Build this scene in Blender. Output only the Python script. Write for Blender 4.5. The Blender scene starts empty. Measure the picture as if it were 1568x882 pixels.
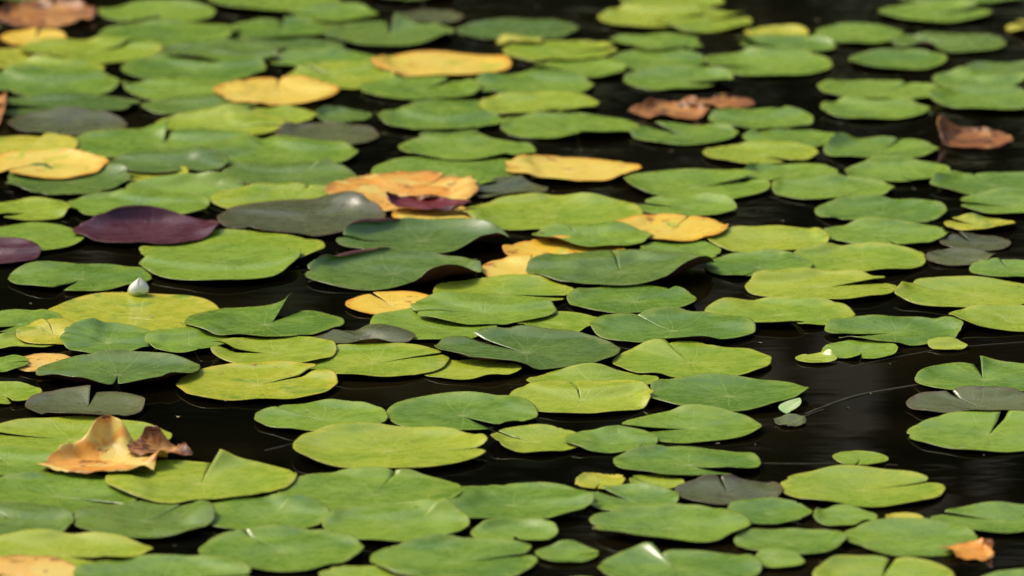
import bpy, math, random
import numpy as np
from mathutils import Vector
random.seed(7); rng=np.random.default_rng(7)
scene=bpy.context.scene
scene.view_settings.view_transform='Standard'
try: scene.view_settings.look='None'
except Exception: pass
scene.view_settings.exposure=0

# ------------------------------------------------------------------ camera
CAM_H=2.7; PITCH=math.radians(12.0); LENS=250.0
T=18.0/LENS
cam_d=bpy.data.cameras.new("camera"); cam=bpy.data.objects.new("camera",cam_d)
scene.collection.objects.link(cam); scene.camera=cam
cam.location=(0,0,CAM_H); cam.rotation_euler=(math.radians(90)-PITCH,0,0)
cam_d.lens=LENS; cam_d.sensor_width=36; cam_d.clip_start=0.1; cam_d.clip_end=1000
cam_d.dof.use_dof=True; cam_d.dof.focus_distance=12.35; cam_d.dof.aperture_fstop=4.2

def survey(px,py,z=0.0):
    """photo survey point -> position on the pond surface (metres)"""
    dx=(px-784)/784*T; dy=-(py-441)/784*T
    d=(dx, math.cos(PITCH)+dy*math.sin(PITCH), -math.sin(PITCH)+dy*math.cos(PITCH))
    t=(CAM_H-z)/(-d[2])
    return d[0]*t, d[1]*t

# ------------------------------------------------------------------ node helpers
class NT:
    def __init__(s,name):
        s.m=bpy.data.materials.new(name); s.m.use_nodes=True
        s.n=s.m.node_tree.nodes; s.l=s.m.node_tree.links
        s.b=s.n["Principled BSDF"]; s.out=s.n["Material Output"]
    def node(s,t,**k):
        n=s.n.new(t)
        for a,b in k.items(): setattr(n,a,b)
        return n
    def put(s,sock,v):
        if isinstance(v,bpy.types.NodeSocket): s.l.new(v,sock)
        else: sock.default_value=v
    def math(s,op,a,b=0.0,c=0.0,clamp=False):
        n=s.node("ShaderNodeMath",operation=op,use_clamp=clamp)
        s.put(n.inputs[0],a); s.put(n.inputs[1],b); s.put(n.inputs[2],c); return n.outputs[0]
    def vadd(s,a,b,op='ADD'):
        n=s.node("ShaderNodeVectorMath",operation=op); s.put(n.inputs[0],a); s.put(n.inputs[1],b); return n.outputs[0]
    def noise(s,vec,scale,detail=3,rough=0.55,dist=0.0):
        n=s.node("ShaderNodeTexNoise"); s.put(n.inputs["Vector"],vec)
        n.inputs["Scale"].default_value=scale; n.inputs["Detail"].default_value=detail
        n.inputs["Roughness"].default_value=rough; n.inputs["Distortion"].default_value=dist
        return n.outputs["Fac"]
    def ramp(s,v,lo,hi,a=0.0,b=1.0,smooth=True):
        n=s.node("ShaderNodeMapRange"); n.interpolation_type='SMOOTHSTEP' if smooth else 'LINEAR'
        s.put(n.inputs[0],v); n.inputs[1].default_value=lo; n.inputs[2].default_value=hi
        n.inputs[3].default_value=a; n.inputs[4].default_value=b; return n.outputs[0]
    def mix(s,f,a,b,mode='MIX'):
        n=s.node("ShaderNodeMix",data_type='RGBA',blend_type=mode)
        s.put(n.inputs[0],f); s.put(n.inputs[6],a if isinstance(a,bpy.types.NodeSocket) else (*a,1)); s.put(n.inputs[7],b if isinstance(b,bpy.types.NodeSocket) else (*b,1))
        return n.outputs[2]

def pad_material(name,A,B,EDGE,edge_amt,vein_col,vein_amt,blot_col,blot_lo,speck=0.5,rough=0.27,patch=None,patch_lo=0.55,spec=0.62):
    t=NT(name)
    at=t.node("ShaderNodeAttribute",attribute_name="pad")
    sp=t.node("ShaderNodeSeparateXYZ"); t.l.new(at.outputs["Vector"],sp.inputs[0])
    r,a,rd=sp.outputs
    tc=t.node("ShaderNodeTexCoord").outputs["Object"]
    cmb=t.node("ShaderNodeCombineXYZ"); 
    t.put(cmb.inputs[0],t.math('MULTIPLY',rd,37.0)); t.put(cmb.inputs[1],t.math('MULTIPLY',rd,91.0)); t.put(cmb.inputs[2],t.math('MULTIPLY',rd,53.0))
    v=t.vadd(tc,cmb.outputs[0])
    big=t.noise(v,9,1); med=t.noise(v,42,3,0.65)
    tone=t.math('ADD',t.math('MULTIPLY',rd,0.9),t.math('MULTIPLY',t.math('SUBTRACT',big,0.5),1.9))
    tone=t.math('ADD',tone,t.math('MULTIPLY',t.math('SUBTRACT',med,0.5),1.1))
    col=t.mix(t.math('ADD',tone,0.10,clamp=True),A,B)
    e=t.math('ADD',r,t.math('MULTIPLY',t.math('SUBTRACT',med,0.5),0.4))
    col=t.mix(t.math('MULTIPLY',t.ramp(e,0.82,1.04),edge_amt),col,EDGE)
    if patch:
        col=t.mix(t.ramp(t.noise(t.vadd(v,(5.3,1.1,2.0)),13,3,0.65,0.6),patch_lo,patch_lo+0.12),col,patch)
    aw=t.math('ADD',a,t.math('MULTIPLY',t.math('SUBTRACT',big,0.5),0.06))
    def veins(K,w,lo):
        f=t.math('FRACT',t.math('MULTIPLY',aw,K))
        d=t.math('SUBTRACT',0.5,t.math('ABSOLUTE',t.math('SUBTRACT',f,0.5)))
        d=t.math('MULTIPLY',t.math('MULTIPLY',d,6.283/K),r)
        x=t.ramp(d,w,w*0.25)
        return t.math('MULTIPLY',x,t.ramp(r,lo,lo+0.15)) if lo>0 else x
    vn=t.math('MULTIPLY',t.math('MAXIMUM',veins(13,0.017,0.0),t.math('MULTIPLY',veins(26,0.012,0.35),0.7)),t.ramp(r,1.0,0.55,0.15,1.0))
    col=t.mix(t.math('MULTIPLY',vn,vein_amt*1.2),col,vein_col)
    col=t.mix(t.ramp(r,0.085,0.02,0,0.55),col,vein_col)
    col=t.mix(t.ramp(r,0.985,1.0,0,0.4),col,(0.15,0.12,0.03))
    bl=t.ramp(t.noise(t.vadd(v,(9.0,3.0,1.0)),26,3,0.7),blot_lo,blot_lo+0.07)
    col=t.mix(t.math('MULTIPLY',bl,0.8),col,blot_col)
    vo=t.node("ShaderNodeTexVoronoi"); t.put(vo.inputs["Vector"],v); vo.inputs["Scale"].default_value=95
    vc=t.node("ShaderNodeSeparateXYZ"); t.l.new(vo.outputs["Color"],vc.inputs[0])
    sk=t.math('MULTIPLY',t.ramp(vo.outputs["Distance"],0.20,0.08),t.math('GREATER_THAN',vc.outputs[0],0.90))
    col=t.mix(t.math('MULTIPLY',sk,speck),col,(0.10,0.075,0.03))
    sk2=t.math('MULTIPLY',t.ramp(vo.outputs["Distance"],0.20,0.05),t.math('LESS_THAN',vc.outputs[1],0.14))
    col=t.mix(t.math('MULTIPLY',sk2,speck),col,(0.60,0.60,0.34))
    t.put(t.b.inputs["Base Color"],col)
    t.put(t.b.inputs["Roughness"],t.ramp(med,0.25,0.75,rough-0.06,rough+0.10))
    t.b.inputs["Specular IOR Level"].default_value=spec
    hgt=t.math('ADD',t.math('MULTIPLY',vn,-0.35),med)
    bp=t.node("ShaderNodeBump"); bp.inputs["Strength"].default_value=0.5; bp.inputs["Distance"].default_value=0.0015
    t.put(bp.inputs["Height"],hgt); t.l.new(bp.outputs[0],t.b.inputs["Normal"])
    return t.m

GRN_V=(0.42,0.52,0.14)
M={}
M['g']=pad_material("pad_green",(0.135,0.265,0.024),(0.270,0.420,0.034),(0.40,0.46,0.05),0.4,GRN_V,0.24,(0.12,0.10,0.02),0.73)
M['G']=pad_material("pad_deep_green",(0.108,0.200,0.030),(0.190,0.305,0.036),(0.26,0.28,0.05),0.4,(0.31,0.38,0.12),0.24,(0.08,0.06,0.025),0.72)
M['l']=pad_material("pad_yellow_green",(0.270,0.415,0.024),(0.440,0.530,0.038),(0.60,0.57,0.05),0.5,(0.58,0.62,0.14),0.24,(0.22,0.14,0.02),0.70)
M['L']=pad_material("pad_lime_turning",(0.45,0.51,0.03),(0.66,0.60,0.05),(0.78,0.58,0.05),0.6,(0.65,0.65,0.14),0.25,(0.35,0.15,0.02),0.66,patch=(0.27,0.40,0.03))
M['Y']=pad_material("pad_yellow",(0.94,0.60,0.035),(0.94,0.70,0.12),(0.90,0.36,0.02),0.85,(0.9,0.78,0.28),0.22,(0.50,0.15,0.02),0.60,patch=(0.62,0.62,0.05),patch_lo=0.57,rough=0.34,spec=0.45)
M['O']=pad_material("pad_orange_decaying",(0.87,0.34,0.03),(0.92,0.56,0.11),(0.34,0.11,0.02),0.75,(0.9,0.6,0.22),0.22,(0.22,0.07,0.015),0.59,patch=(0.90,0.66,0.15),patch_lo=0.48,rough=0.38,spec=0.4)
M['o']=pad_material("pad_dull_olive",(0.095,0.110,0.046),(0.15,0.175,0.052),(0.16,0.09,0.045),0.6,(0.20,0.22,0.11),0.25,(0.08,0.04,0.025),0.62)
M['p']=pad_material("pad_purple",(0.060,0.013,0.024),(0.105,0.024,0.036),(0.16,0.03,0.03),0.5,(0.16,0.05,0.06),0.25,(0.04,0.01,0.012),0.68)
M['d']=pad_material("dead_leaf_brown",(0.30,0.095,0.016),(0.54,0.22,0.040),(0.10,0.03,0.012),0.7,(0.5,0.25,0.08),0.3,(0.07,0.022,0.008),0.54,rough=0.42,patch=(0.68,0.34,0.09),patch_lo=0.52,spec=0.4)
M['r']=pad_material("dead_leaf_crimson",(0.18,0.010,0.012),(0.30,0.03,0.02),(0.05,0.01,0.01),0.6,(0.2,0.05,0.04),0.3,(0.03,0.01,0.01),0.58,rough=0.32)
def simple_mat(name,A,B,scale,rough):
    t=NT(name); tc=t.node("ShaderNodeTexCoord").outputs["Object"]
    t.put(t.b.inputs["Base Color"],t.mix(t.ramp(t.noise(tc,scale,3),0.3,0.7),A,B)); t.b.inputs["Roughness"].default_value=rough
    return t.m
UNDER=simple_mat("pad_underside",(0.10,0.024,0.018),(0.15,0.06,0.028),20,0.45)
UNDER_Y=simple_mat("pad_underside_yellow",(0.50,0.24,0.03),(0.32,0.12,0.03),20,0.5)

# ------------------------------------------------------------------ height map for overlaps
X0,X1,Y0,Y1,CELL=-3.2,3.2,7.5,22.0,0.005
NX=int((X1-X0)/CELL); NY=int((Y1-Y0)/CELL)
H=np.zeros((NY,NX),np.float32)
def dilate(a,k):
    for _ in range(k):
        b=a.copy()
        b[1:]=np.maximum(b[1:],a[:-1]); b[:-1]=np.maximum(b[:-1],a[1:])
        c=b.copy()
        b[:,1:]=np.maximum(b[:,1:],c[:,:-1]); b[:,:-1]=np.maximum(b[:,:-1],c[:,1:])
        a=b
    return a
def blur(a,k):
    for _ in range(k):
        p=np.pad(a,1,mode='edge')
        a=(p[:-2,1:-1]+p[2:,1:-1]+p[1:-1,:-2]+p[1:-1,2:]+2*p[1:-1,1:-1])/6
    return a
def bil(a,fy,fx):
    fy=np.clip(fy,0,a.shape[0]-1.001); fx=np.clip(fx,0,a.shape[1]-1.001)
    iy=fy.astype(int); ix=fx.astype(int); ty=fy-iy; tx=fx-ix
    return (a[iy,ix]*(1-ty)*(1-tx)+a[iy+1,ix]*ty*(1-tx)+a[iy,ix+1]*(1-ty)*tx+a[iy+1,ix+1]*ty*tx)

RINGS=np.array([0.004,0.05,0.11,0.18,0.26,0.34,0.42,0.50,0.58,0.66,0.73,0.79,0.84,0.88,0.92,0.95,0.98,1.0])
def pad_geometry(cx,cy,a,b,notch=None,delta=None,fold=0.0,curls=(),lobes=(),crumple=0.0,rag=0.0,no_notch=False,seg=90,rings=RINGS,dish=None,thick=0.0008):
    R=random.Random(int(cx*9973+cy*7919))
    if notch is None: notch=R.uniform(0,360)
    if delta is None: delta=R.choice([0.5,0.6,0.8,1.0,1.4,2.0,3.2])
    if no_notch: delta=0.0
    elif not curls and R.random()<0.6:
        curls=[(R.uniform(0,360),R.uniform(14,45),R.uniform(.003,.010),R.uniform(0,.3)) for _ in range(R.choice([1,1,2]))]
    n0=math.radians(notch); dl=math.radians(delta)
    m=0.03
    i0=max(0,int((cx-a-m-X0)/CELL)); i1=min(NX,int((cx+a+m-X0)/CELL)+1)
    j0=max(0,int((cy-b-m-Y0)/CELL)); j1=min(NY,int((cy+b+m-Y0)/CELL)+1)
    xs=X0+(np.arange(i0,i1)+0.5)*CELL; ys=Y0+(np.arange(j0,j1)+0.5)*CELL
    XX,YY=np.meshgrid(xs,ys); U=(XX-cx)/a; V=(YY-cy)/b; RR=np.sqrt(U*U+V*V); TH=np.arctan2(V,U)
    s=min(1.0,a/0.12)
    z=np.full_like(XX,0.0042)
    tx,ty=R.gauss(0,0.0014),R.gauss(0,0.0016)
    z+= (tx*U+ty*V)*s
    for k in range(6):
        f=R.uniform(1.5,7.0); an=R.uniform(0,6.28); ph=R.uniform(0,6.28)
        z+=s*0.0009*np.sin(f*(U*math.cos(an)+V*math.sin(an))+ph)
    dd=R.uniform(0.0008,0.0044)*s if dish is None else dish
    z+=dd*(np.clip(RR,0,1)**2-0.4)
    z+=-R.uniform(0,0.0060)*s*np.exp(-(RR/0.30)**2)
    cr=np.abs(np.sin(TH-n0))*RR
    z+=-0.0028*s*np.exp(-(cr/0.12)**2)*np.clip(1.1-RR,0,1)
    z+=s*np.clip(RR,0,1)**7*(0.0018+0.0022*np.sin(R.choice([2,3,4])*TH+R.uniform(0,6))+0.0013*np.sin(R.choice([6,7,9])*TH+R.uniform(0,6)))
    z=0.0016+np.log1p(np.exp((z-0.0016)/0.0008))*0.0008
    crop=H[j0:j1,i0:i1]
    Hs=blur(dilate(crop,3),4)+0.0022
    zz=np.maximum(z,np.where(Hs>0.0024,Hs+ (z-0.0035)*0.6,0))
    zz=blur(zz,2)
    inside=RR<=1.0
    crop[inside]=np.minimum(np.maximum(crop[inside],zz[inside]),0.016)
    j=np.arange(seg+1)/seg; th=n0+dl+(2*math.pi-2*dl)*j
    dist=np.minimum(j,1-j)*360
    Rt=np.ones_like(th)
    if not no_notch:
        c1=R.uniform(0.03,0.14)
        Rt-=c1*np.exp(-(dist/R.uniform(4,8))**1.3)
    for k,am in ((2,0.012),(3,0.010),(5,0.006),(8,0.005),(13,0.003),(21,0.002)):
        Rt+=am*np.sin(k*th+R.uniform(0,6.28))
    if rag: 
        for k in (11,17,23,31): Rt+=rag*0.5*np.sin(k*th+R.uniform(0,6.28))
    for _ in range(3):
        if R.random()<0.20:
            ba=R.uniform(0,6.28); w=R.uniform(0.03,0.07); dth=np.angle(np.exp(1j*(th-ba))); Rt-=R.uniform(0.02,0.07)*np.exp(-(dth/w)**2)
    for (la,lw,lam) in lobes:
        dth=np.angle(np.exp(1j*(th-math.radians(la)))); Rt+=lam*np.exp(-(dth/math.radians(lw))**2)
    rr,tt=np.meshgrid(rings,th,indexing='ij'); rad=rr*Rt[None,:]
    u=rad*np.cos(tt); v=rad*np.sin(tt)
    wx=cx+a*u; wy=cy+b*v
    wz=bil(zz,(wy-Y0)/CELL-0.5-j0,(wx-X0)/CELL-0.5-i0)
    inward=np.zeros_like(rad)
    for (ca,cw,ch,ci) in curls:
        dth=np.angle(np.exp(1j*(tt-math.radians(ca)))); g=np.exp(-np.abs(dth/math.radians(cw))**2.6)
        t_=np.clip((rr-0.62)/0.38,0,1)
        wz+=ch*g*np.sin(np.minimum(t_**1.4*(1.0+1.2*ci),1.9)*math.pi/2*0.9)
        inward+=ci*g*t_**2.2*0.45
    wx-=a*u*inward; wy-=b*v*inward
    if fold:
        side=R.choice([0,1]); dj=(j if side==0 else 1-j)*360
        g=np.exp(-(dj/13.0)**1.4)[None,:]*np.clip(rr*1.5-0.35,0,1)
        wz+=fold*g
        ax=-math.sin(n0)*(-1 if side==0 else 1); ay=math.cos(n0)*(-1 if side==0 else 1)
        wx-=ax*fold*0.5*g; wy-=ay*fold*0.5*g
    elif not no_notch:
        l1=R.choice([.001,.003,.005,.010])*s; g=np.exp(-((j if R.random()<.5 else 1-j)*360/18.0)**1.4)[None,:]*np.clip(rr*1.4-0.2,0,1)
        wz+=l1*g
    if crumple:
        for k in range(12):
            f=R.uniform(3,16); an=R.uniform(0,6.28); ph=R.uniform(0,6.28)
            wz+=crumple/3*np.sin(f*(u*math.cos(an)+v*math.sin(an))+ph)*rr*(1 if f<9 else .45)
        wz=np.maximum(wz,0.001)
    nr,ns=rr.shape
    P=np.stack([wx-cx,wy-cy,wz],-1).reshape(-1,3)
    Q=P.copy(); 
    G=np.stack([wx,wy,wz],-1); du=np.gradient(G,axis=0); dv=np.gradient(G,axis=1)
    nn=np.cross(du,dv); ln=np.linalg.norm(nn,axis=-1,keepdims=True); nn=np.where(ln>1e-12,nn/np.maximum(ln,1e-12),np.array([0,0,1.0]))
    Q-=nn.reshape(-1,3)*thick
    verts=np.concatenate([P,Q]); off=nr*ns
    idx=np.arange(nr*ns).reshape(nr,ns)
    a_,b_,c_,d_=idx[:-1,:-1].ravel(),idx[1:,:-1].ravel(),idx[1:,1:].ravel(),idx[:-1,1:].ravel()
    top=np.stack([a_,b_,c_,d_],-1); bot=np.stack([d_,c_,b_,a_],-1)+off
    o=idx[-1]; rim=np.stack([o[:-1],o[:-1]+off,o[1:]+off,o[1:]],-1)
    e0=idx[:,0]; s0=np.stack([e0[:-1],e0[:-1]+off,e0[1:]+off,e0[1:]],-1)
    e1=idx[:,-1]; s1=np.stack([e1[:-1],e1[1:],e1[1:]+off,e1[:-1]+off],-1)
    parts=[top,bot,rim]+([] if no_notch else [s0,s1])
    faces=np.concatenate(parts)
    mi=np.concatenate([np.zeros(len(top),int),np.ones(len(bot),int)]+[np.zeros(len(p),int) for p in parts[2:]])
    at=np.stack([rr.ravel(),np.broadcast_to(j[None,:],rr.shape).ravel(),np.full(nr*ns,R.random())],-1)
    return verts,faces,mi,np.concatenate([at,at])

def build_mesh(name,verts,faces,mi,attr,mats,loc):
    me=bpy.data.meshes.new(name)
    nf=len(faces)
    me.vertices.add(len(verts)); me.vertices.foreach_set("co",np.asarray(verts,np.float32).ravel())
    me.loops.add(nf*4); me.loops.foreach_set("vertex_index",np.asarray(faces,np.int32).ravel())
    me.polygons.add(nf); me.polygons.foreach_set("loop_start",np.arange(0,nf*4,4,dtype=np.int32))
    me.polygons.foreach_set("material_index",np.asarray(mi,np.int32))
    me.polygons.foreach_set("use_smooth",np.ones(nf,bool))
    if attr is not None:
        at=me.attributes.new("pad",'FLOAT_VECTOR','POINT'); at.data.foreach_set("vector",np.asarray(attr,np.float32).ravel())
    for m in mats: me.materials.append(m)
    me.update(calc_edges=True); me.validate()
    ob=bpy.data.objects.new(name,me); ob.location=loc; scene.collection.objects.link(ob)
    return ob

# ------------------------------------------------------------------ survey of the pads
P=[
(-60,-25,150,8,'g'),(150,5,330,35,'g'),(320,-14,520,18,'g'),(440,8,582,32,'g'),(150,35,370,72,'g'),(345,30,515,62,'g'),
(495,35,700,72,'G',1,dict(notch=92,fold=.022)),(700,32,885,62,'G'),(600,16,710,40,'o',0),(915,10,1082,46,'l'),(1000,12,1152,52,'l'),(940,-8,1110,16,'l'),
(1345,5,1520,35,'g'),(1245,38,1385,68,'g'),(1367,50,1542,82,'G'),(1140,42,1238,60,'L',0),(1125,56,1282,84,'g'),(930,52,1080,82,'g'),
(1540,35,1660,54,'L'),(1300,78,1450,108,'g'),(1080,80,1275,118,'g'),(770,63,946,96,'l',1,dict(notch=10)),(930,78,1080,108,'g',0),(810,93,960,122,'g',0),
(955,106,1128,138,'g'),(1470,95,1640,122,'G'),(1425,110,1580,140,'g'),(1250,124,1445,158,'g'),(1256,153,1422,184,'g'),(1420,136,1620,172,'g'),
(1370,-18,1568,6,'g'),(560,-20,700,4,'G'),
(0,40,105,75,'Y'),(28,60,250,98,'l'),(-40,75,110,110,'L',0),(5,92,160,122,'l'),(-30,108,185,150,'g'),(245,65,440,100,'G'),(185,86,412,128,'g'),
(330,60,530,86,'G',0),(415,80,585,108,'g',0),(440,96,608,140,'l'),(568,80,783,120,'Y',2,dict(notch=170)),(325,122,518,162,'Y',2,dict(rag=.02)),
(552,120,738,153,'g'),(720,112,910,150,'g'),(620,152,755,180,'g',0),(733,145,918,178,'l'),(577,167,772,203,'g'),(768,175,980,215,'g'),
(965,190,1132,222,'g'),(1085,167,1245,198,'g'),(1078,220,1252,254,'l',1,dict(rag=.01)),(1135,198,1290,226,'g',0),(1255,212,1438,248,'g'),(1292,248,1457,280,'g'),
(1130,252,1283,281,'g',0),(1182,273,1370,309,'g'),(1422,264,1620,300,'g'),(1248,306,1450,343,'g'),(1467,298,1640,330,'g'),
(948,263,1182,307,'g',1,dict(notch=22,delta=2)),(975,302,1130,333,'g'),(1255,342,1453,377,'g'),(1445,333,1555,355,'L'),(1080,350,1272,388,'l'),
(1440,360,1548,384,'o',0),(1210,377,1422,420,'l'),(1417,383,1530,407,'o',0),(1485,400,1620,427,'g'),(1080,388,1245,428,'g'),(1142,418,1375,463,'l',1,dict(notch=20)),
(1362,430,1620,474,'l'),(1450,472,1640,508,'l'),(1077,458,1308,503,'l'),(1262,486,1482,529,'g',1,dict(notch=205,delta=3)),(1258,524,1380,550,'g',0),
(1218,542,1282,556,'l'),(1420,522,1482,536,'l'),(1395,556,1620,604,'g',1,dict(notch=95,fold=.015)),(1388,600,1610,640,'o'),(1390,636,1640,692,'g',1,dict(notch=75,delta=3)),
(180,122,375,155,'g'),(-20,145,218,181,'G'),(215,147,395,178,'G'),(10,175,195,208,'o'),(235,173,440,212,'l'),(360,166,485,193,'l',0),
(420,190,580,226,'o'),(480,164,570,192,'G',0,dict(curls=[(150,50,.012,.3)])),(105,197,385,243,'g',1,dict(notch=80,fold=.018)),(305,213,548,260,'g'),(-30,210,120,240,'L'),
(-40,235,170,276,'Y',2),(165,235,350,268,'G'),(175,258,290,284,'L',0),(335,252,545,290,'G'),(610,210,820,249,'g'),(640,200,740,216,'G',0),
(570,240,812,290,'g',0),(768,242,980,281,'Y',2,dict(notch=185,rag=.02)),(500,268,735,325,'O',2,dict(rag=.03,dish=.003,delta=.3)),(712,278,840,306,'o',0),
(190,278,400,310,'g',0),(10,255,205,300,'G',1,dict(rag=.03,curls=[(20,30,.012,.2)])),(-20,300,110,345,'l'),(90,296,323,336,'g'),(320,288,560,326,'l'),
(335,306,590,364,'o',2,dict(curls=[(40,25,.014,.2)])),(105,332,342,378,'p',3,dict(notch=170,delta=.3,curls=[(110,55,.020,.5),(0,28,.012,.1)])),(-40,343,133,386,'g'),
(-60,366,63,414,'p',2,dict(curls=[(90,60,.010,.2)])),(210,358,500,410,'l',0),(214,374,468,436,'g',2,dict(notch=30,delta=2)),(12,405,235,447,'g',1,dict(notch=255,delta=4)),
(505,342,785,392,'G',3,dict(notch=185,delta=.3,curls=[(138,44,.015,.62),(322,26,.024,.1),(40,24,.014,.3)])),
(455,390,745,445,'G',4,dict(notch=185,delta=.3,curls=[(125,48,.016,.62),(308,26,.032,.15),(10,18,.012,.1)])),
(705,302,985,356,'l',1,dict(notch=190)),(600,312,735,348,'Y',0),(815,348,1003,386,'g',2),(935,332,1115,375,'Y',2,dict(rag=.01)),
(770,365,960,408,'Y',0),(735,398,885,430,'Y',1),(806,389,1097,442,'G',4,dict(notch=95,delta=.3,curls=[(330,32,.036,.2)])),
(980,370,1105,398,'g',0),(660,426,880,470,'l',1),(530,447,668,483,'Y',0),(868,439,1075,482,'g',2,dict(notch=50,fold=.010)),
(630,452,852,500,'g',3,dict(notch=200)),(565,475,760,522,'g',1),(905,480,1157,530,'g',2,dict(notch=120)),(790,478,925,514,'l',0),
(660,507,950,571,'G',4,dict(notch=130,delta=3)),(480,505,637,532,'o',1),(282,470,528,521,'g',3,dict(notch=62,fold=.030)),
(65,450,345,520,'L',1,dict(notch=330)),(-40,476,100,513,'g',1),(92,496,238,552,'g',2,dict(curls=[(100,40,.008,.2)])),(222,498,355,553,'g',2),(320,517,518,561,'l',2),
(450,528,690,581,'l',1,dict(notch=20)),(-20,512,85,540,'l',0),(25,497,140,532,'L',1),(-40,541,45,576,'g'),(15,532,120,582,'O',0),
(55,545,306,600,'G',4,dict(notch=270,delta=3,curls=[(308,30,.018,.1),(232,30,.016,.1),(90,50,.008,.2)])),(-50,580,63,626,'l'),
(268,558,518,619,'L',2,dict(notch=35)),(36,600,230,647,'o',1,dict(notch=85,fold=.012)),(388,617,595,663,'g',1,dict(notch=140,fold=.008)),(590,607,825,662,'g',1,dict(notch=300,delta=5)),
(640,552,800,582,'l',0),(808,566,1008,602,'l',0),(780,586,1000,636,'l'),(938,528,1180,580,'l',1,dict(notch=110)),(987,578,1248,633,'g',1,dict(notch=15)),
(953,631,1167,677,'g',1,dict(notch=200)),(745,655,900,695,'l',0),(865,660,1008,693,'g'),(435,655,752,723,'l',1,dict(notch=355,dish=.004)),
(-40,643,262,700,'l',0),(-60,680,88,737,'g',1),(160,706,455,773,'l',3,dict(notch=85,fold=.024)),(-40,725,215,790,'g',1,dict(notch=330)),(-50,773,112,828,'G',2),
(110,768,335,826,'G',2,dict(notch=60)),(425,722,722,790,'g',1),(300,765,505,815,'g',1),(305,812,555,876,'g',3,dict(notch=120)),(495,776,718,833,'g',2),
(655,743,912,800,'g',2,dict(notch=0,dish=.005)),(720,800,855,833,'g',1),(568,828,825,892,'g',2),(-60,823,243,870,'l',3),(110,856,390,915,'g',4),(-60,855,120,905,'O',4),
(938,685,1168,735,'g',1,dict(notch=310,dish=.004)),(880,725,957,750,'L',1,dict(rag=.03)),(957,728,1048,750,'l',0),(897,747,1040,784,'g',1),(1033,735,1200,775,'o',1),
(1110,768,1244,803,'g',1),(897,778,1150,837,'g',2,dict(notch=185)),(1244,779,1343,806,'g'),(1192,720,1448,778,'l',1,dict(notch=25)),(1275,692,1360,712,'l'),
(1356,786,1415,802,'L'),(1123,810,1297,852,'g'),(1289,800,1499,851,'g',1,dict(notch=210)),(1425,774,1640,818,'g'),(820,835,918,861,'g'),
(915,844,1165,900,'g',1,dict(notch=105,fold=.018)),(1150,849,1232,871,'g'),(1238,855,1460,912,'l'),(480,868,640,905,'l',0),(820,885,930,915,'g'),(1470,880,1640,925,'g'),(640,886,800,930,'G',0),
]
recs=[]
for e in P:
    x0,y0,x1,y1,k=e[:5]; lay=e[5] if len(e)>5 else 1; op=e[6] if len(e)>6 else {}
    mx=(x0+x1)/2
    _,yn=survey(mx,y1,.004); _,yf=survey(mx,y0,.004); cy=(yn+yf)/2; b=(yf-yn)/2
    xa=survey(x0,(y0+y1)/2,.004)[0]; xb=survey(x1,(y0+y1)/2,.004)[0]
    cx=(xa+xb)/2; a=(xb-xa)/2
    b=min(max(b,0.72*a),1.3*a)
    recs.append([lay,-cy,cx,cy,a,b,k,op])
recs.sort(key=lambda r:(r[0],r[1]))
for lay,_,cx,cy,a,b,k,op in recs:
    v,f,mi,at=pad_geometry(cx,cy,a,b,**dict(op))
    build_mesh("lily_pad",v,f,mi,at,[M[k],UNDER_Y if k in 'YLO' else UNDER],(cx,cy,0))

# ------------------------------------------------------------------ the rest of the pad bed around the surveyed area
placed=[(r[2],r[3],r[4]) for r in recs]
acc=[];voff=0;kinds=['g','l','G','L','o','Y']
def in_view(x,y,m):
    return 10.35<y<16.9 and abs(x)<y*0.0735+m
tries=0
while tries<2600:
    tries+=1
    y=random.uniform(7.8,21.6); x=random.uniform(-3.0,3.0); r_=random.uniform(0.09,0.145)
    if in_view(x,y,r_*0.9): continue
    if x>0.2 and y>16.5 and random.random()<0.6: continue
    if any((x-p[0])**2+(y-p[1])**2<((r_+p[2])*0.80)**2 for p in placed): continue
    placed.append((x,y,r_))
    kk=random.choices(range(6),[9,5,3,1,1,0.6])[0]
    v,f,mi,at=pad_geometry(x,y,r_,r_*random.uniform(.92,1.05),seg=48,rings=RINGS[1::2])
    v=v+np.array([x,y,0]); acc.append((v,f+voff,np.where(mi==0,kk,6),at)); voff+=len(v)
build_mesh("lily_pad_bed",np.concatenate([q[0] for q in acc]),np.concatenate([q[1] for q in acc]),np.concatenate([q[2] for q in acc]),np.concatenate([q[3] for q in acc]),[M[k] for k in kinds]+[UNDER],(0,0,0))

# ------------------------------------------------------------------ fallen leaves
def leaf(name,x0,y0,x1,y1,kind,z=0.0,**kw):
    mx=(x0+x1)/2; _,yn=survey(mx,y1); _,yf=survey(mx,y0)
    xa=survey(x0,(y0+y1)/2)[0]; xb=survey(x1,(y0+y1)/2)[0]; cx,cy=(xa+xb)/2,(yn+yf)/2
    v,f,mi,at=pad_geometry(cx,cy,(xb-xa)/2,(yf-yn)/2,no_notch=True,**kw)
    return build_mesh(name,v,f,mi,at,[M[kind],M['d']],(cx,cy,z))
leaf("fallen_leaf",72,696,250,740,'O',z=.004,lobes=[(88,16,.35),(0,14,.15),(200,14,.2),(300,16,.10)],crumple=.005,rag=.02,
     curls=[(92,26,.052,.45),(150,18,.016,.3),(350,14,.018,.3)])
leaf("fallen_leaf",195,690,285,716,'d',z=.006,lobes=[(110,20,.3),(0,18,.35)],crumple=.004,rag=.03,curls=[(100,30,.022,.6),(20,20,.008,.5)])
leaf("fallen_leaf",1420,202,1545,230,'d',crumple=.003,rag=.02,lobes=[(0,22,.12)],curls=[(160,50,.040,.9),(60,28,.010,.4)])
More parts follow.
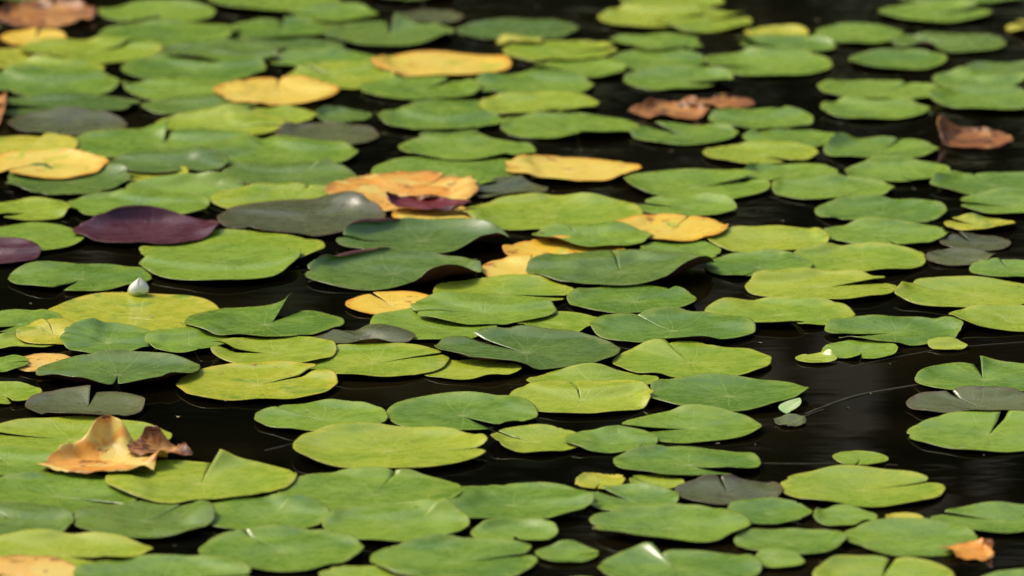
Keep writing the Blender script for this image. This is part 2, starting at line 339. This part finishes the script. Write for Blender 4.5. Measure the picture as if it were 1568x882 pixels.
leaf("fallen_leaf",970,160,1090,188,'d',crumple=.004,rag=.03,lobes=[(180,15,.15)],curls=[(140,25,.018,.6),(40,30,.022,.9),(250,14,.010,.3)])
leaf("fallen_leaf",1060,152,1155,170,'d',crumple=.003,rag=.02,curls=[(90,30,.006,.6)])
leaf("fallen_leaf",-10,8,150,44,'d',crumple=.006,rag=.03,curls=[(60,40,.022,.6),(160,30,.02,.5)])
leaf("fallen_leaf",-40,150,14,212,'d',crumple=.006,curls=[(20,50,.03,.5)])
leaf("fallen_leaf",588,318,712,334,'r',z=.010,crumple=.003,rag=.03,lobes=[(0,22,.15),(180,18,.2)],curls=[(170,30,.014,.6),(90,40,.006,1.2)])
leaf("fallen_leaf",1450,838,1528,860,'O',crumple=.003,rag=.05,lobes=[(180,20,.3)],curls=[(20,40,.014,.8),(200,20,.006,.4)])
leaf("fallen_leaf",1185,638,1235,656,'o',crumple=.002,rag=.03)
leaf("fallen_leaf",760,62,830,74,'L',z=.002,crumple=.002,rag=.06)

# ------------------------------------------------------------------ lily bud and small shoot
WHITE=simple_mat("petal_white",(0.90,0.90,0.76),(0.84,0.87,0.58),60,0.45)
GRN=simple_mat("sepal_green",(0.50,0.58,0.18),(0.32,0.44,0.08),60,0.45)
def bud(px,py,h,w,mats):
    x,y=survey(px,py); vs=[];fs=[];mi=[]
    for lay,(n,sc,mm) in enumerate([(5,0.86,0),(4,1.0,0),(4,1.04,1)]):
        for k in range(n):
            ph=2*math.pi*(k+0.5*lay)/n; base=len(vs); top=1.0 if mm==0 else 0.30
            for i in range(11):
                s=i/10*top
                rad=w*sc*(math.sin(math.pi*(0.12+0.88*s)**0.85)*0.98+0.02)
                hw=(math.sin(math.pi*(0.25+0.75*i/10))**0.7)*(3.4/n) if i<10 else 0.0
                for jn in range(7):
                    t=jn/6*2-1; an=ph+t*hw
                    rr=rad*(1+0.05*(1-t*t))
                    vs.append((rr*math.cos(an)+0.12*h*s,rr*math.sin(an),h*s))
            for i in range(10):
                for jn in range(6):
                    q=base+i*7+jn; fs.append((q,q+1,q+8,q+7)); mi.append(mm)
    build_mesh("water_lily_bud",np.array(vs),np.array(fs),np.array(mi),None,mats,(x,y,0.003))
bud(211,456,.036,.0185,[WHITE,GRN])
SH=simple_mat("young_leaf_green",(0.40,0.66,0.20),(0.60,0.76,0.32),50,0.4)
x,y=survey(1215,636); vs=[];fs=[]
for i in range(9):
    s=i/8; w=.019*math.sin(math.pi*(0.12+0.88*s))**.8
    for jn in range(7):
        t=jn/6*2-1
        vs.append((w*t*0.9+.006*s-0.012+.018*s*s, .006*t*t+.040*s, .003+.014*s+abs(t)*.003))
for i in range(8):
    for jn in range(6):
        q=i*7+jn; fs.append((q,q+1,q+8,q+7))
build_mesh("young_lily_leaf",np.array(vs),np.array(fs),np.zeros(len(fs)),None,[SH],(x,y,0))

STEM=simple_mat("stem_brown",(0.07,0.055,0.02),(0.13,0.11,0.04),30,0.5)
def stem(pts,rad):
    cu=bpy.data.curves.new("lily_stem",'CURVE'); cu.dimensions='3D'; cu.bevel_depth=rad; cu.bevel_resolution=2
    sp=cu.splines.new('NURBS'); sp.points.add(len(pts)-1); sp.use_endpoint_u=True; sp.order_u=3
    for i,(px,py,z) in enumerate(pts):
        x,y=survey(px,py); sp.points[i].co=(x,y,z,1)
    cu.materials.append(STEM); ob=bpy.data.objects.new("lily_stem",cu); scene.collection.objects.link(ob)
stem([(1232,634,-.001),(1290,612,.001),(1340,600,.000),(1412,588,-.001)],.0022)
stem([(1212,650,0),(1226,640,.003),(1262,628,.001)],.0012)
stem([(1165,709,-.0006),(1230,711,.0003),(1300,709,.0002),(1375,712,-.0006)],.0009)
stem([(1300,562,0),(1380,545,.0003),(1470,530,.0003),(1600,522,.0003)],.0009)
stem([(300,455,-.0004),(240,462,.0003),(150,452,.0003)],.0012)
stem([(405,690,-.0004),(425,686,.0006),(450,680,.0006)],.0012)

# ------------------------------------------------------------------ floating and fallen debris: seeds, flecks of leaf, one mass
r=np.random.default_rng(5); vs=[];fs=[]
for k in range(520):
    y=r.uniform(10.2,17.5); x=r.uniform(-1,1)*y*0.085
    jj=int((y-Y0)/CELL); ii=int((x-X0)/CELL); z=float(H[jj,ii])
    if z>0: z+=.0012
    if z==0 and r.random()<0.55: continue
    L=r.uniform(.0012,.0048)*(1.3 if z==0 else 1); W=L*r.uniform(.25,.7); an=r.uniform(0,3.14); b0=len(vs)
    c,s_=math.cos(an),math.sin(an)
    for (p,q,h_) in [(-L,0,.0),(0,-W,.0004),(L,0,.0),(0,W,.0012)]:
        vs.append((x+p*c-q*s_,y+p*s_+q*c,z+.0008+h_))
    fs.append((b0,b0+1,b0+2,b0+3))
DEB=simple_mat("debris_flecks",(0.10,0.06,0.025),(0.60,0.52,0.28),9,0.7)
build_mesh("floating_debris",np.array(vs),np.array(fs),np.zeros(len(fs)),None,[DEB],(0,0,0))

# ------------------------------------------------------------------ water
t=NT("pond_water"); geo=t.node("ShaderNodeNewGeometry").outputs["Position"]
t.put(t.b.inputs["Base Color"],t.mix(t.ramp(t.noise(geo,1.3,2),0.45,0.7),(0.003,0.0027,0.0012),(0.013,0.0095,0.0030)))
t.b.inputs["Roughness"].default_value=0.02; t.b.inputs["IOR"].default_value=1.333
mp=t.node("ShaderNodeMapping"); t.l.new(geo,mp.inputs[0]); mp.inputs["Scale"].default_value=(1.0,2.2,1.0); mp.inputs["Rotation"].default_value=(0,0,.12)
h=t.math('ADD',t.noise(mp.outputs[0],2.2,1),t.math('MULTIPLY',t.noise(mp.outputs[0],10,1),0.14))
amp=t.ramp(t.noise(geo,0.45,1),0.38,0.65,0.15,0.9)
sx=t.node("ShaderNodeSeparateXYZ"); t.l.new(geo,sx.inputs[0])
amp=t.math('MULTIPLY',amp,t.ramp(sx.outputs[1],12.0,15.0,0.5,1.7))   # breeze reaches the open, farther water
bp=t.node("ShaderNodeBump"); bp.inputs["Strength"].default_value=1.0; bp.inputs["Distance"].default_value=0.0055
t.put(bp.inputs["Height"],t.math('MULTIPLY',h,amp)); t.l.new(bp.outputs[0],t.b.inputs["Normal"])
bpy.ops.mesh.primitive_plane_add(size=1,location=(0,30,0)); w=bpy.context.object; w.name="pond_water"; w.scale=(160,110,1); w.data.materials.append(t.m)

# ------------------------------------------------------------------ ground: pond basin, bank, unseen hill added to keep sky out of the water's reflection
gm=NT("bank_ground"); g=gm.node("ShaderNodeNewGeometry").outputs["Position"]
gs=gm.node("ShaderNodeSeparateXYZ"); gm.l.new(g,gs.inputs[0])
nz=gm.noise(g,0.35,3)
dark=gm.mix(gm.ramp(nz,0.4,0.6),(0.022,0.030,0.011),(0.045,0.038,0.020))
pale_band=gm.mix(gm.ramp(nz,0.35,0.65),(0.10,0.12,0.045),(0.22,0.23,0.11))
hz=gm.math('ADD',gs.outputs[2],gm.math('MULTIPLY',gm.math('SUBTRACT',nz,0.5),6.0))
f=gm.math('MULTIPLY',gm.ramp(hz,3.0,6.0),gm.ramp(hz,17.5,14.0))  # invented pale slope, dark above, to brighten the far reflection and darken the near
gm.put(gm.b.inputs["Base Color"],gm.mix(f,dark,pale_band)); gm.b.inputs["Roughness"].default_value=0.9
n=161; gx=np.linspace(-400,400,n); gy=np.linspace(-370,430,n)
gx=np.sign(gx)*np.abs(gx/400)**1.6*400; gy=30+np.sign(gy-30)*np.abs((gy-30)/400)**1.6*400
GX,GY=np.meshgrid(gx,gy)
d=np.sqrt((GX/42)**2+((GY-22)/25)**2)-1
GZ=np.where(d<0,-0.8*np.clip(-d*6,0,1),0)+np.clip(d,0,0.4)*3+np.clip(GY-68,0,60)*0.65+0.3*np.sin(GX*.3)*np.cos(GY*.27)*np.clip(d*4,0,1)
idx=np.arange(n*n).reshape(n,n)
F=np.stack([idx[:-1,:-1].ravel(),idx[:-1,1:].ravel(),idx[1:,1:].ravel(),idx[1:,:-1].ravel()],-1)
build_mesh("ground",np.stack([GX,GY,GZ],-1).reshape(-1,3),F,np.zeros(len(F)),None,[gm.m],(0,0,0))

BARK=simple_mat("bark",(0.05,0.04,0.03),(0.16,0.14,0.10),6,0.9)
LEAF=simple_mat("tree_foliage",(0.030,0.050,0.012),(0.095,0.13,0.030),0.9,0.6)
def tree(x,y,ht,cr,base,nl,seed):
    r=np.random.default_rng(seed); vs=[];fs=[];mi=[]
    def tube(p0,p1,r0,r1,bend):
        b0=len(vs); k=7
        for i in range(6):
            s=i/5; c=np.array(p0)*(1-s)+np.array(p1)*s+np.array(bend)*math.sin(math.pi*s)
            for q in range(k):
                an=2*math.pi*q/k; rr=r0*(1-s)+r1*s
                vs.append((c[0]+rr*math.cos(an),c[1]+rr*math.sin(an),c[2]))
        for i in range(5):
            for q in range(k):
                fs.append((b0+i*k+q,b0+i*k+(q+1)%k,b0+(i+1)*k+(q+1)%k,b0+(i+1)*k+q)); mi.append(0)
    tube((0,0,-.3),(r.normal(0,.4),r.normal(0,.4),ht*.85),ht*.018,ht*.004,(r.normal(0,.3),0,0))
    cl=[]
    for i in range(16):
        z=base+(ht-base)*(i+.5)/16; an=r.uniform(0,6.28); L=cr*math.sin(math.pi*min(.95,.2+.75*(i+.5)/16))*r.uniform(.6,1.1)
        e=(L*math.cos(an),L*math.sin(an),z+L*.25); tube((0,0,z-.6),e,ht*.006,.02,(0,0,.2)); cl.append(e); cl.append((e[0]*.5,e[1]*.5,z+.3))
    cl=np.array(cl); c=cl[r.integers(0,len(cl),nl)]+r.normal(0,cr*.21,(nl,3))
    s=r.uniform(.16,.34,nl)[:,None]; u=r.normal(0,1,(nl,3)); u/=np.linalg.norm(u,axis=1)[:,None]; w=np.cross(u,r.normal(0,1,(nl,3))); w/=np.linalg.norm(w,axis=1)[:,None]
    q=np.stack([c-u*s,c-w*s*.6,c+u*s,c+w*s*.6],1).reshape(-1,3); b0=len(vs)
    V=np.concatenate([np.array(vs),q]); Fq=np.arange(nl*4).reshape(-1,4)+b0
    FF=np.concatenate([np.array(fs),Fq]); MI=np.concatenate([np.array(mi),np.ones(nl)])
    build_mesh("broadleaf_tree",V,FF,MI,None,[BARK,LEAF],(x,y,1.0))
k=0
for row,(yy,sp,hh) in enumerate([(50,4.4,17),(57,4.6,20),(65,4.8,25)]):
    for i in range(-4,5):
        x=i*sp+random.uniform(-1.0,1.0)+row*1.7
        if 0.032<x/yy<0.115: continue      # clearing: the water mirrors the added pale slope through it
        k+=1; tree(x,yy+random.uniform(-2,2),hh*random.uniform(.9,1.15),random.uniform(2.9,3.8),random.uniform(1.5,3.0),3400,100+k)
# slim trees standing in the clearing
tree(3.0,54,15,1.0,5,500,401); tree(4.3,62,17,1.1,6,500,402); tree(2.6,66,19,1.6,4,1200,403)

# ------------------------------------------------------------------ light: bright hazy day, softened sun from the far left
el,az=math.radians(50),math.radians(-60)
wd=bpy.data.worlds.new("World"); scene.world=wd; wd.use_nodes=True
sk=wd.node_tree.nodes.new("ShaderNodeTexSky"); sk.sky_type='NISHITA'; sk.sun_disc=False
sk.sun_elevation=el; sk.sun_rotation=az; sk.air_density=1.0; sk.dust_density=4.0; sk.ozone_density=0.3
bg=wd.node_tree.nodes["Background"]; bg.inputs["Strength"].default_value=0.135; wd.node_tree.links.new(sk.outputs[0],bg.inputs[0])
sd=bpy.data.lights.new("sun",'SUN'); sd.energy=2.0; sd.angle=math.radians(15); sd.color=(1,.94,.82)
so=bpy.data.objects.new("sun",sd); scene.collection.objects.link(so)
S=Vector((math.sin(az)*math.cos(el),math.cos(az)*math.cos(el),math.sin(el)))
so.rotation_euler=S.to_track_quat('Z','Y').to_euler()
print("pads",len(recs),len(acc))
